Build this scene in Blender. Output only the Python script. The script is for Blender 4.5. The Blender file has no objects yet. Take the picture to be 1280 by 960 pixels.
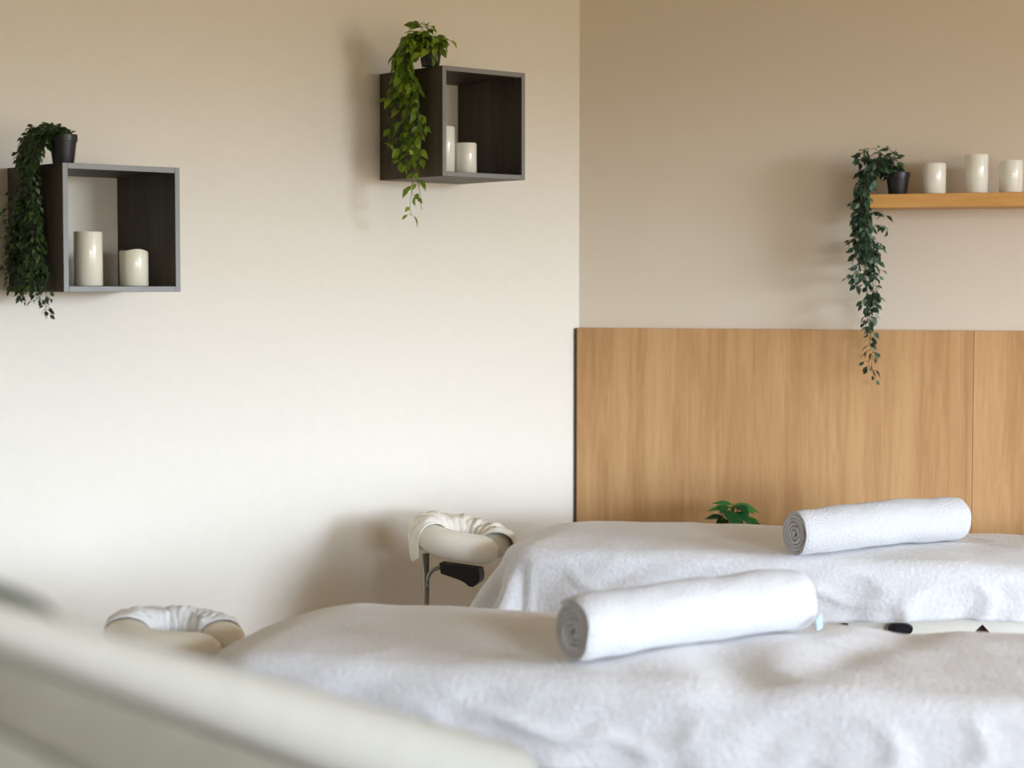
import bpy, bmesh, math, random
from mathutils import Vector, Matrix, noise
random.seed(7)
S = bpy.context.scene
COL = S.collection
PI = math.pi
# ---------------------------------------------------------------- camera
GROUND = (.12, .094, .056, 1)
SKY = (.70, .82, .99, 1)
SKYPOWER = 60
F = 2400.0
PITCH = math.atan(120 / F)
CAM = Vector((0, 0, 1.5))
FWD = Vector((0, math.cos(PITCH), -math.sin(PITCH)))
UP = Vector((0, math.sin(PITCH), math.cos(PITCH)))
cd = bpy.data.cameras.new('camera')
cam = bpy.data.objects.new('camera', cd)
COL.objects.link(cam)
cam.location = CAM
cam.rotation_euler = (PI / 2 - PITCH, 0, 0)
cd.sensor_width = 36
cd.lens = 36 * F / 1280
cd.clip_start = 0.05
cd.dof.use_dof = True
cd.dof.focus_distance = 5.7
cd.dof.aperture_fstop = 2.5
S.camera = cam


def ray(px, py):
    return Vector((px - 640, 0, 0)) + UP * (480 - py) + FWD * F


def P(px, py, Y):                 # point seen at a pixel, at depth Y from the camera wall
    d = ray(px, py)
    return CAM + d * (Y / d.y)


def on_plane(px, py, pt, nrm):
    d = ray(px, py)
    return CAM + d * ((pt - CAM).dot(nrm) / d.dot(nrm))


def pix(p):                       # back to pixels, used to fit lengths
    q = p - CAM
    z = q.dot(FWD)
    return 640 + q.x / z * F, 480 - q.dot(UP) / z * F


# ---------------------------------------------------------------- materials
def lin(c):
    return tuple(((v / 255) / 12.92 if v <= 10 else (((v / 255) + .055) / 1.055) ** 2.4) for v in c) + (1,)


def mat(name, rgb, rough=.7, spec=.5, **k):
    m = bpy.data.materials.new(name)
    m.use_nodes = True
    b = m.node_tree.nodes['Principled BSDF']
    b.inputs['Base Color'].default_value = lin(rgb)
    b.inputs['Roughness'].default_value = rough
    b.inputs['Specular IOR Level'].default_value = spec
    for a, v in k.items():
        b.inputs[a.replace('_', ' ')].default_value = v
    return m


def nodes(m):
    return m.node_tree.nodes, m.node_tree.links, m.node_tree.nodes['Principled BSDF']


def add_noise(m, scale, c1, c2, stretch=(1, 1, 1), bump=0, bscale=None, detail=4, lo=.3, hi=.7, dist=.002):
    N, L, b = nodes(m)
    tc = N.new('ShaderNodeTexCoord')
    mp = N.new('ShaderNodeMapping')
    mp.inputs['Scale'].default_value = stretch
    L.new(tc.outputs['Object'], mp.inputs['Vector'])
    n = N.new('ShaderNodeTexNoise')
    n.inputs['Scale'].default_value = scale
    n.inputs['Detail'].default_value = detail
    L.new(mp.outputs[0], n.inputs['Vector'])
    r = N.new('ShaderNodeValToRGB')
    r.color_ramp.elements[0].position = lo
    r.color_ramp.elements[1].position = hi
    r.color_ramp.elements[0].color = lin(c1)
    r.color_ramp.elements[1].color = lin(c2)
    L.new(n.outputs['Fac'], r.inputs[0])
    L.new(r.outputs[0], b.inputs['Base Color'])
    if bump:
        n2 = N.new('ShaderNodeTexNoise')
        n2.inputs['Scale'].default_value = bscale or scale
        n2.inputs['Detail'].default_value = 3
        L.new(mp.outputs[0], n2.inputs['Vector'])
        bp = N.new('ShaderNodeBump')
        bp.inputs['Strength'].default_value = bump
        bp.inputs['Distance'].default_value = dist
        L.new(n2.outputs['Fac'], bp.inputs['Height'])
        L.new(bp.outputs[0], b.inputs['Normal'])
    return m


M = {}
M['wall'] = add_noise(mat('painted_plaster', (228, 223, 212), .85, .25), 30, (229, 223, 209), (231, 225, 211), bump=.1, bscale=180)
M['wallpaper'] = mat('beige_wallpaper', (212, 199, 175), .8, .25)
N, L, b = nodes(M['wallpaper'])
tc = N.new('ShaderNodeTexCoord')
mp = N.new('ShaderNodeMapping')
mp.inputs['Rotation'].default_value = (0, PI / 4, 0)
L.new(tc.outputs['Object'], mp.inputs[0])
vo = N.new('ShaderNodeTexVoronoi')
vo.inputs['Scale'].default_value = 62
vo.inputs['Randomness'].default_value = .12
L.new(mp.outputs[0], vo.inputs['Vector'])
rp = N.new('ShaderNodeValToRGB')
rp.color_ramp.elements[0].position = .1
rp.color_ramp.elements[1].position = .55
rp.color_ramp.elements[0].color = lin((227, 216, 197))
rp.color_ramp.elements[1].color = lin((225, 213, 194))
L.new(vo.outputs['Distance'], rp.inputs[0])
L.new(rp.outputs[0], b.inputs['Base Color'])
bp = N.new('ShaderNodeBump')
bp.inputs['Strength'].default_value = .09
bp.inputs['Distance'].default_value = .002
bp.invert = True
L.new(vo.outputs['Distance'], bp.inputs['Height'])
L.new(bp.outputs[0], b.inputs['Normal'])


def wood(name, cols, rough, scale=1.0, off=0, axis='z', contrast=1.0):
    m = mat(name, cols[1], rough, .35)
    N, L, b = nodes(m)
    tc = N.new('ShaderNodeTexCoord')
    mp = N.new('ShaderNodeMapping')
    st = {'z': (1, 1, .07), 'x': (.07, 1, 1), 'y': (1, .07, 1)}[axis]
    mp.inputs['Scale'].default_value = st
    mp.inputs['Location'].default_value = (off, off, off * .37)
    L.new(tc.outputs['Object'], mp.inputs[0])
    outs = []
    for sc, dt, ds in ((7 * scale, 2, .3), (26 * scale, 5, .9), (95 * scale, 5, 1.2)):
        n = N.new('ShaderNodeTexNoise')
        n.inputs['Scale'].default_value = sc
        n.inputs['Detail'].default_value = dt
        n.inputs['Distortion'].default_value = ds
        L.new(mp.outputs[0], n.inputs['Vector'])
        outs.append(n.outputs['Fac'])
    a = N.new('ShaderNodeMath'); a.operation = 'MULTIPLY_ADD'; a.inputs[1].default_value = .4; a.inputs[2].default_value = 0
    L.new(outs[0], a.inputs[0])
    c = N.new('ShaderNodeMath'); c.operation = 'MULTIPLY_ADD'; c.inputs[1].default_value = .38
    L.new(outs[1], c.inputs[0]); L.new(a.outputs[0], c.inputs[2])
    d = N.new('ShaderNodeMath'); d.operation = 'MULTIPLY_ADD'; d.inputs[1].default_value = .22
    L.new(outs[2], d.inputs[0]); L.new(c.outputs[0], d.inputs[2])
    r = N.new('ShaderNodeValToRGB')
    e = r.color_ramp.elements
    w = .13 / contrast
    e[0].position = .5 - w; e[1].position = .5 + w
    e[0].color = lin(cols[0]); e[1].color = lin(cols[2])
    x = e.new(.5); x.color = lin(cols[1])
    L.new(d.outputs[0], r.inputs[0])
    L.new(r.outputs[0], b.inputs['Base Color'])
    return m


OAK = ((182, 138, 92), (200, 156, 107), (213, 171, 121))
M['oak'] = wood('oak_panel_veneer', OAK, .5)
M['oak2'] = wood('oak_panel_veneer_second', ((188, 144, 96), (206, 162, 112), (218, 177, 126)), .5, off=3.1)
M['bamboo'] = wood('bamboo_shelf_wood', ((205, 150, 84), (216, 163, 96), (226, 176, 110)), .45, axis='x')
M['dark_wood'] = wood('dark_brown_laminate', ((58, 51, 40), (70, 62, 49), (84, 75, 60)), .5, scale=1.2)
M['frame_white'] = mat('white_window_frame', (225, 225, 222), .4)
M['grey_edge'] = mat('grey_edge_band', (128, 129, 124), .45)
M['gap_shade'] = mat('dark_brown_gap_shade', (74, 52, 34), .7)  # dark colour that stands in for shade in gaps
M['floor'] = wood('brown_floor_boards', ((116, 92, 72), (138, 112, 90), (154, 128, 104)), .5, axis='y')
M['ceiling'] = mat('ceiling_paint', (234, 228, 214), .9)
M['sheet'] = add_noise(mat('white_fleece_blanket', (226, 226, 230), .95, .15, Sheen_Weight=.25), 90, (219, 219, 220), (229, 229, 230), bump=.55, bscale=85, dist=.0035)
M['towel'] = add_noise(mat('white_terry_cloth', (240, 240, 242), .95, .1, Sheen_Weight=.3), 160, (194, 193, 192), (202, 201, 200), bump=1.0, bscale=150, dist=.004)
M['tag'] = mat('pale_blue_tag', (160, 190, 222), .6)
M['cream'] = add_noise(mat('cream_vinyl', (228, 219, 199), .45, .4), 14, (234, 228, 213), (238, 232, 218), bump=.08, bscale=120)
M['cover'] = add_noise(mat('ivory_cotton_cover', (240, 234, 220), .9, .2), 90, (238, 232, 218), (243, 238, 225), bump=.35, bscale=120)
M['cover_w'] = add_noise(mat('white_paper_cover', (238, 240, 240), .8, .25), 90, (235, 237, 237), (242, 243, 243), bump=.35, bscale=120)
M['black'] = mat('black_plastic', (22, 22, 24), .4)
M['pot'] = mat('black_pot_plastic', (26, 26, 29), .42)
M['soil'] = mat('dark_soil', (30, 24, 18), .95)
M['steel'] = mat('brushed_grey_steel', (150, 147, 140), .35, Metallic=.8)
M['candle'] = mat('ivory_wax', (232, 227, 205), .3, .55, Subsurface_Weight=.15, Subsurface_Scale=.02, Coat_Weight=.7, Coat_Roughness=.09)
M['candle_white'] = mat('white_wax', (234, 232, 220), .27, .55, Subsurface_Weight=.15, Subsurface_Scale=.02, Coat_Weight=.7, Coat_Roughness=.09)
M['grey_green'] = mat('grey_green_fabric', (66, 70, 58), .8)
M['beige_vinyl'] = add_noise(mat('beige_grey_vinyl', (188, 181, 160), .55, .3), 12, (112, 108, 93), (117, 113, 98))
M['pale_cream'] = add_noise(mat('pale_cream_vinyl', (176, 172, 160), .6, .3), 12, (158, 155, 144), (162, 159, 148))


def leafmat(name, c1, c2, c3, trans=.12):
    m = mat(name, c2, .45, .4)
    N, L, b = nodes(m)
    g = N.new('ShaderNodeNewGeometry')
    r = N.new('ShaderNodeValToRGB')
    e = r.color_ramp.elements
    e[0].color = lin(c1); e[1].color = lin(c3)
    x = e.new(.5); x.color = lin(c2)
    L.new(g.outputs['Random Per Island'], r.inputs[0])
    L.new(r.outputs[0], b.inputs['Base Color'])
    b.inputs['Subsurface Weight'].default_value = 0
    b.inputs['Transmission Weight'].default_value = 0
    tr = N.new('ShaderNodeBsdfTranslucent')
    L.new(r.outputs[0], tr.inputs[0])
    mx = N.new('ShaderNodeMixShader')
    mx.inputs[0].default_value = trans
    out = N['Material Output']
    L.new(b.outputs[0], mx.inputs[1]); L.new(tr.outputs[0], mx.inputs[2]); L.new(mx.outputs[0], out.inputs[0])
    return m


M['leaf_dark'] = leafmat('dark_green_leaves', (24, 44, 16), (36, 60, 22), (66, 94, 32))
M['leaf_light'] = leafmat('yellow_green_leaves', (78, 106, 18), (104, 134, 30), (150, 172, 52), .2)
M['leaf_blue'] = leafmat('blue_green_leaves', (26, 50, 34), (44, 74, 52), (92, 124, 98))
M['leaf_big'] = leafmat('deep_green_leaves', (20, 72, 34), (30, 96, 44), (58, 122, 56))
M['stem_g'] = mat('green_stems', (88, 104, 54), .6)
M['stem_d'] = mat('dark_stems', (56, 62, 40), .6)


# ---------------------------------------------------------------- object helpers
def link(name, me, m, parent=None, smooth=False):
    o = bpy.data.objects.new(name, me)
    COL.objects.link(o)
    if m is not None:
        for x in (m if isinstance(m, (list, tuple)) else [m]):
            me.materials.append(x)
    if smooth:
        for p in me.polygons:
            p.use_smooth = True
    if parent is not None:
        o.parent = parent
        o.matrix_parent_inverse = Matrix.Identity(4)
        o.matrix_local = parent_world[parent.name].inverted() @ Matrix.Identity(4)
    return o


parent_world = {}


def thing(name, loc, label, cat, group=None, rz=0):
    o = bpy.data.objects.new(name, None)
    COL.objects.link(o)
    o.empty_display_size = .05
    o.location = loc
    o.rotation_euler = (0, 0, rz)
    parent_world[o.name] = Matrix.Translation(Vector(loc)) @ Matrix.Rotation(rz, 4, 'Z')
    tag(o, label, cat, group)
    return o


def tag(o, label, cat, group=None):
    o['label'] = label
    o['category'] = cat
    if group:
        o['group'] = group
    return o


def obj(name, bm, m, parent=None, smooth=False):
    """geometry given in world coordinates; origin moved to the thing's base"""
    me = bpy.data.meshes.new(name)
    bmesh.ops.recalc_face_normals(bm, faces=bm.faces) if bm.faces else None
    bm.to_mesh(me)
    bm.free()
    o = link(name, me, m, parent, smooth)
    if parent is not None:
        parent_world[o.name] = Matrix.Identity(4)
    else:
        c = Vector((0, 0, 0))
        vs = [v.co for v in me.vertices]
        c.x = (min(v.x for v in vs) + max(v.x for v in vs)) / 2
        c.y = (min(v.y for v in vs) + max(v.y for v in vs)) / 2
        c.z = min(v.z for v in vs)
        me.transform(Matrix.Translation(-c))
        o.location = c
        parent_world[o.name] = Matrix.Translation(c)
    return o


def auto_smooth(o, deg=35):
    me = o.data
    for p in me.polygons:
        p.use_smooth = True
    bm = bmesh.new(); bm.from_mesh(me)
    for e in bm.edges:
        if len(e.link_faces) == 2 and e.calc_face_angle(0) > math.radians(deg):
            e.smooth = False
    bm.to_mesh(me); bm.free()


def box(bm, fr, a, b, bev=0, seg=2):
    """box between local corners a, b in frame fr (4x4)"""
    t = bmesh.new()
    bmesh.ops.create_cube(t, size=1)
    a, b = Vector(a), Vector(b)
    c, s = (a + b) / 2, b - a
    for v in t.verts:
        v.co = Vector((v.co.x * s.x, v.co.y * s.y, v.co.z * s.z)) + c
    if bev:
        bmesh.ops.bevel(t, geom=list(t.edges), offset=bev, segments=seg, affect='EDGES', profile=.5)
    me = bpy.data.meshes.new('t')
    t.to_mesh(me); t.free()
    me.transform(fr)
    bm.from_mesh(me)
    bpy.data.meshes.remove(me)
    return bm


def frame(o, x, y=None):
    x = Vector(x).normalized()
    z = Vector((0, 0, 1))
    y = z.cross(x)
    m = Matrix.Identity(4)
    for i, v in enumerate((x, y, z)):
        for j in range(3):
            m[j][i] = v[j]
    for j in range(3):
        m[j][3] = o[j]
    return m


def tube(bm, pts, r, n=8, r2=None):
    pts = [Vector(p) for p in pts]
    rings = []
    for i, p in enumerate(pts):
        d = (pts[min(i + 1, len(pts) - 1)] - pts[max(i - 1, 0)]).normalized()
        a = d.cross(Vector((0, 0, 1)))
        if a.length < .05:
            a = d.cross(Vector((1, 0, 0)))
        a.normalize()
        b_ = d.cross(a)
        rr = r if r2 is None else r + (r2 - r) * i / (len(pts) - 1)
        rings.append([bm.verts.new(p + (a * math.cos(2 * PI * k / n) + b_ * math.sin(2 * PI * k / n)) * rr) for k in range(n)])
    for A, B in zip(rings, rings[1:]):
        for k in range(n):
            bm.faces.new((A[k], A[(k + 1) % n], B[(k + 1) % n], B[k]))
    bm.faces.new(rings[0][::-1]); bm.faces.new(rings[-1])


def lathe(bm, c, prof, n=32, wob=None):
    """profile of (r, z) pairs from bottom axis to top axis"""
    rings = []
    c = Vector(c)
    for i, (r, z) in enumerate(prof):
        if r < 1e-6:
            rings.append([bm.verts.new(c + Vector((0, 0, z)))])
        else:
            ring = []
            for k in range(n):
                a = 2 * PI * k / n
                dz = wob(i, a) if wob else 0
                ring.append(bm.verts.new(c + Vector((r * math.cos(a), r * math.sin(a), z + dz))))
            rings.append(ring)
    for A, B in zip(rings, rings[1:]):
        for k in range(n):
            q = (k + 1) % n
            if len(A) == 1 and len(B) > 1:
                bm.faces.new((A[0], B[q], B[k]))
            elif len(B) == 1 and len(A) > 1:
                bm.faces.new((A[k], A[q], B[0]))
            elif len(A) > 1:
                bm.faces.new((A[k], A[q], B[q], B[k]))


def prism(bm, pts, vec):
    """solid from a planar outline pushed along vec"""
    A = [bm.verts.new(Vector(p)) for p in pts]
    B = [bm.verts.new(Vector(p) + vec) for p in pts]
    n = len(pts)
    bm.faces.new(A); bm.faces.new(B[::-1])
    for i in range(n):
        bm.faces.new((A[i], B[i], B[(i + 1) % n], A[(i + 1) % n]))


def grid_mesh(bm, nu, nv, fn):
    V = [[bm.verts.new(fn(i / (nu - 1), j / (nv - 1))) for j in range(nv)] for i in range(nu)]
    for i in range(nu - 1):
        for j in range(nv - 1):
            bm.faces.new((V[i][j], V[i + 1][j], V[i + 1][j + 1], V[i][j + 1]))
    return V


# ---------------------------------------------------------------- room
AL = math.radians(40.6)
U = Vector((math.cos(AL), math.sin(AL), 0))       # along the left wall, towards the corner
NL = Vector((math.sin(AL), -math.cos(AL), 0))     # out of the left wall into the room
D_BOX = .33
F0 = P(78, 203, 5.2)                              # front edge of the nearer cube
W0 = F0 - NL * D_BOX
# corner: wall plane met by the ray through the corner line
CORN = on_plane(724, 300, W0, NL); CORN.z = 0
AR = math.radians(-19.5)
R = Vector((math.cos(AR), math.sin(AR), 0))       # along the back wall, to the right
NR = Vector((math.sin(AR), -math.cos(AR), 0))     # into the room
H = 2.75
LW = 8.0
RW = 5.6


def slab_poly(name, pts, z0, z1, m):
    bm = bmesh.new()
    prism(bm, [Vector((p.x, p.y, z0)) for p in pts], Vector((0, 0, z1 - z0)))
    o = obj(name, bm, m)
    o['kind'] = 'structure'
    return o


def walk(name, a, b, nrm, z0, z1, m, th=.12):
    fr = frame(Vector((a.x, a.y, 0)), b - a)
    bm = bmesh.new()
    ln = (Vector((b.x, b.y, 0)) - Vector((a.x, a.y, 0))).length
    s = 1 if (fr.to_3x3() @ Vector((0, 1, 0))).dot(nrm) < 0 else -1
    bm2 = bmesh.new()
    box(bm2, Matrix.Identity(4), (0, min(0, s * th), z0), (ln, max(0, s * th), z1))
    o = obj(name, bm2, m)
    # keep the wall's own axes so its pattern runs along it
    c = o.location.copy()
    o.matrix_world = fr @ Matrix.Translation(c)
    o['kind'] = 'structure'
    return o


LEND = CORN - U * LW
REND = CORN + R * RW
walk('wall_left', LEND, CORN, NL, 0, H, M['wall'])
walk('wall_back', CORN, REND, NR, 0, H, M['wallpaper'])
XR = REND.x
o = None
BK = Vector((XR, -2.6, 0))
outline = [LEND - NL * .12 + Vector((0, 0, 0)), CORN + Vector((-.0, .17, 0)), REND + Vector((.15, .1, 0)), BK + Vector((.15, -.1, 0)), Vector((LEND.x - .1, -2.7, 0))]
slab_poly('floor', outline, -.1, 0, M['floor'])
slab_poly('ceiling', outline, H, H + .1, M['ceiling'])
# right wall with the window that lights the room (outside the frame)
WY0, WY1, WZ0, WZ1 = .3, 3.0, .6, 2.5
bm = bmesh.new()
I4 = Matrix.Identity(4)
box(bm, I4, (XR, -2.6, 0), (XR + .15, WY0, H))
box(bm, I4, (XR, WY1, 0), (XR + .15, REND.y, H))
box(bm, I4, (XR, WY0, 0), (XR + .15, WY1, WZ0))
box(bm, I4, (XR, WY0, WZ1), (XR + .15, WY1, H))
o = obj('wall_right', bm, M['wall']); o['kind'] = 'structure'
bm = bmesh.new()
for (y0, y1, z0, z1) in ((WY0, WY0 + .06, WZ0, WZ1), (WY1 - .06, WY1, WZ0, WZ1), (WY0 + .06, WY1 - .06, WZ0, WZ0 + .06), (WY0 + .06, WY1 - .06, WZ1 - .06, WZ1)):
    box(bm, I4, (XR + .04, y0, z0), (XR + .1, y1, z1))
o = obj('window_1', bm, M['frame_white']); o['kind'] = 'structure'

VX0, VX1, VZ0, VZ1 = 2.4, 5.2, .5, 2.0  # unseen second window, added behind the camera for fill light
bm = bmesh.new()
box(bm, I4, (LEND.x - .1, -2.72, 0), (VX0, -2.6, H))
box(bm, I4, (VX1, -2.72, 0), (XR + .15, -2.6, H))
box(bm, I4, (VX0, -2.72, 0), (VX1, -2.6, VZ0))
box(bm, I4, (VX0, -2.72, VZ1), (VX1, -2.6, H))
o = obj('wall_front', bm, M['wall']); o['kind'] = 'structure'
bm = bmesh.new()
for (x0, x1, z0, z1) in ((VX0, VX0 + .06, VZ0, VZ1), (VX1 - .06, VX1, VZ0, VZ1), (VX0 + .06, VX1 - .06, VZ0, VZ0 + .06), (VX0 + .06, VX1 - .06, VZ1 - .06, VZ1)):
    box(bm, I4, (x0, -2.69, z0), (x1, -2.63, z1))
o = obj('fill_window', bm, M['frame_white']); o['kind'] = 'structure'
bm = bmesh.new(); box(bm, I4, (LEND.x - .12, -2.6, 0), (LEND.x - .0, LEND.y, H)); o = obj('wall_side', bm, M['wall']); o['kind'] = 'structure'
# ---------------------------------------------------------------- oak wainscot panels
PT = .03
pl = on_plane(721, 409, CORN + NR * PT, NR)
ztop = pl.z - .002
s_l = (Vector((pl.x, pl.y, 0)) - CORN).dot(R)
ps = on_plane(1216, 500, CORN + NR * PT, NR)
s_m = (Vector((ps.x, ps.y, 0)) - CORN).dot(R)
FRR = frame(CORN, R)              # x along wall, y = away from room (so room is -y), z up


def panel(s0, s1, m, label):
    bm = bmesh.new()
    box(bm, I4, (s0, -PT, .0), (s1, -.001, ztop), .0015, 1)
    o = obj('wall_panel', bm, m)
    o.matrix_world = FRR @ Matrix.Translation(o.location)
    tag(o, label, 'wall panel', 'oak panels along the back wall')
    return o


pp = panel(s_l, s_m - .0006, M['oak'], 'wide light oak wall panel running from the corner behind both massage tables')
panel(s_m + .0006, s_m + 1.95, M['oak2'], 'light oak wall panel right of the vertical seam, cut by the right edge of photo')
# dark strip standing in for the shadow gap beside the first panel
bm = bmesh.new()
box(bm, I4, (s_l - .008, -PT + .002, .0), (s_l - .0005, -.001, ztop - .002))
o = obj('shadow_gap_strip', bm, M['gap_shade'])
loc = o.location.copy()
o.parent = pp
o.matrix_parent_inverse = Matrix.Identity(4)
# place in the panel's own frame
bbx = (s_l + s_m - .0006) / 2
o.location = loc - Vector((bbx, (-PT - .001) / 2, 0))
o['label'] = 'dark brown strip standing in for the shadow gap at the panel edge'

# ---------------------------------------------------------------- cube shelves
FRL = frame(W0 - Vector((0, 0, W0.z)), U)     # x along wall to the right, -y into the room


def to_l(p):
    return FRL.inverted() @ p


def cube_shelf(px0, px1, pyt, pyb, label):
    a = to_l(on_plane(px0, pyt, F0, NL)); b_ = to_l(on_plane(px0, pyb, F0, NL)); c = to_l(on_plane(px1, 150, F0, NL))
    x0, x1, z0, z1 = a.x, c.x, b_.z, a.z
    print('shelf', x1 - x0, z1 - z0)
    base = FRL @ Vector(((x0 + x1) / 2, 0, z0))
    t = thing('cube_shelf', base, label, 'shelf', 'grey wooden cube shelves on the left wall', AL)
    th = .0155
    e = .0015

    def pnl(name, a, b):
        bm = bmesh.new()
        box(bm, FRL, a, b, .0006, 1)
        nf = FRL.to_3x3() @ Vector((0, -1, 0))
        for f in bm.faces:
            f.material_index = 0
        o = obj(name, bm, [M['dark_wood'], M['grey_edge']], t)
        for p in o.data.polygons:
            if p.normal.dot(nf) > .8:
                p.material_index = 1
    pnl('side_panel', (x0, -D_BOX, z0), (x0 + th, -e, z1))
    pnl('side_panel', (x1 - th, -D_BOX, z0), (x1, -e, z1))
    pnl('top_panel', (x0 + th, -D_BOX, z1 - th), (x1 - th, -e, z1))
    pnl('bottom_panel', (x0 + th, -D_BOX, z0), (x1 - th, -e, z0 + th))
    return x0, x1, z0, z1


B1 = cube_shelf(78, 224, 203, 365, 'grey wooden cube shelf nearer the left edge, dark plant trailing down its side')
B2 = cube_shelf(553, 656.5, 81.5, 220, 'grey wooden cube shelf near the corner, bright green plant trailing down its side')


def candle(c, r, h, m, label, group=None, melt=0, seed=0):
    rnd = random.Random(seed)
    ph = [rnd.uniform(0, 6.28) for _ in range(3)]

    def wob(i, a):
        if i < 3 or i > 5: return 0
        return melt * (math.sin(a * 2 + ph[0]) * .6 + math.sin(a * 3 + ph[1]) * .4 - .3)
    t = thing('candle', c, label, 'candle', group)
    bm = bmesh.new()
    prof = [(0, 0), (r - .002, 0), (r, .002), (r, h - .004), (r - .0018, h), (r - .005, h - .001), (r - .009, h - .013), (0, h - .016)]
    lathe(bm, c, prof, 40, wob)
    o = obj('wax', bm, m, t)
    auto_smooth(o, 50)
    bm = bmesh.new()
    tube(bm, [Vector(c) + Vector((0, 0, h - .018)), Vector(c) + Vector((.001, 0, h - .008)), Vector(c) + Vector((.003, 0, h - .003))], .0012, 6)
    obj('wick', bm, M['black'], t)
    return t


def candle_in_box(B, pxc, depth, wpx, hpx, m, label, group, melt=0, seed=0):
    pt = W0 + NL * depth
    p = on_plane(pxc, 300, pt, NL)
    zz = B[2] + .0155
    dist = (p - CAM).dot(FWD)
    c = Vector((p.x, p.y, zz + .0005))
    return candle(c, wpx / 2 / F * dist, hpx / F * dist, m, label, group, melt, seed)


g1 = 'ivory candles inside the cube shelves'
candle_in_box(B1, 110, .25, 36, 68, M['candle'], 'tall ivory pillar candle in the cube shelf nearer the left edge', g1, .001, 1)
candle_in_box(B1, 167, .245, 36, 45, M['candle'], 'short ivory pillar candle with uneven rim, in the nearer cube shelf', g1, .0035, 5)
candle_in_box(B2, 555.5, .23, 27, 58, M['candle_white'], 'tall white candle half hidden by the side of the cube shelf near the corner', g1, 0, 3)
candle_in_box(B2, 582.5, .255, 27, 38, M['candle_white'], 'short white candle in the cube shelf near the corner', g1, 0, 4)

# ---------------------------------------------------------------- bamboo shelf on the back wall
SD = .19
sp = CORN + NR * SD
a = on_plane(1087, 243, sp, NR); b_ = on_plane(1087, 260, sp, NR)
sx0 = (FRR.inverted() @ a).x
zt, zb = a.z, b_.z
bm = bmesh.new()
box(bm, I4, (sx0, -SD, zb), (sx0 + 1.3, -.001, zt), .0015, 1)
o = obj('wall_shelf', bm, M['bamboo'])
o.matrix_world = FRR @ Matrix.Translation(o.location)
tag(o, 'long light bamboo floating shelf on the back wall above the oak panels', 'shelf')
print('shelf thick', zt - zb)
g2 = 'white candles on the bamboo wall shelf'
for pxc, w, h, label in ((1167.5, 29, 38, 'short white pillar candle beside the black pot on the bamboo shelf'),
                         (1220.5, 29, 48, 'tallest white pillar candle, middle of the row on the bamboo shelf'),
                         (1263.5, 29, 40, 'white pillar candle at the right edge of the photo on the bamboo shelf')):
    p = on_plane(pxc, 240, CORN + NR * (SD - .055), NR)
    d = (p - CAM).dot(FWD)
    candle(Vector((p.x, p.y, zt + .0005)), w / 2 / F * d, h / F * d, M['candle_white'], label, g2, 0, int(pxc))


# ---------------------------------------------------------------- plants
def leaf(bm, p, d, n, ln, w, curl=.25, rows=4, shape=0):
    d = d.normalized()
    s = d.cross(n)
    if s.length < .05:
        s = d.cross(Vector((.3, .5, .8)))
    s.normalize()
    n = s.cross(d).normalized()
    cen, lf, rt = [], [], []
    prof = {0: (0, .75, 1, .55, 0), 1: (0, .9, 1, .8, 0), 2: (0, .95, .85, .45, 0)}[shape]
    for i, wd in enumerate(prof):
        t = i / 4
        c = p + d * (ln * t) - n * (ln * curl * t * t)
        cen.append(bm.verts.new(c))
        if 0 < i < 4:
            hw = w / 2 * wd
            lf.append(bm.verts.new(c + s * hw + n * hw * .3))
            rt.append(bm.verts.new(c - s * hw + n * hw * .3))
    for side in (lf, rt):
        bm.faces.new((cen[0], cen[1], side[0]))
        bm.faces.new((cen[1], cen[2], side[1], side[0]))
        bm.faces.new((cen[2], cen[3], side[2], side[1]))
        bm.faces.new((cen[3], cen[4], side[2]))


def smooth_line(pts, n):
    pts = [Vector(p) for p in pts]
    out = []
    m = len(pts)
    for k in range(n + 1):
        t = k / n * (m - 1)
        i = min(int(t), m - 2)
        f = t - i
        p0, p1, p2, p3 = pts[max(i - 1, 0)], pts[i], pts[i + 1], pts[min(i + 2, m - 1)]
        out.append(.5 * ((2 * p1) + (p2 - p0) * f + (2 * p0 - 5 * p1 + 4 * p2 - p3) * f * f + (3 * p1 - p0 - 3 * p2 + p3) * f ** 3))
    return out


def pot(t, c, r, h, name='pot'):
    bm = bmesh.new()
    lathe(bm, c, [(0, 0), (r * .72, 0), (r * .74, .002), (r * .93, h * .76), (r, h * .77), (r, h), (r * .93, h), (r * .91, h * .86), (0, h * .86)], 36)
    o = obj(name, bm, M['pot'], t)
    auto_smooth(o, 30)
    bm = bmesh.new()
    lathe(bm, Vector(c), [(0, h * .862), (r * .905, h * .862), (r * .6, h * .93), (0, h * .97)], 20)
    obj('soil', bm, M['soil'], t, True)


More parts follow.
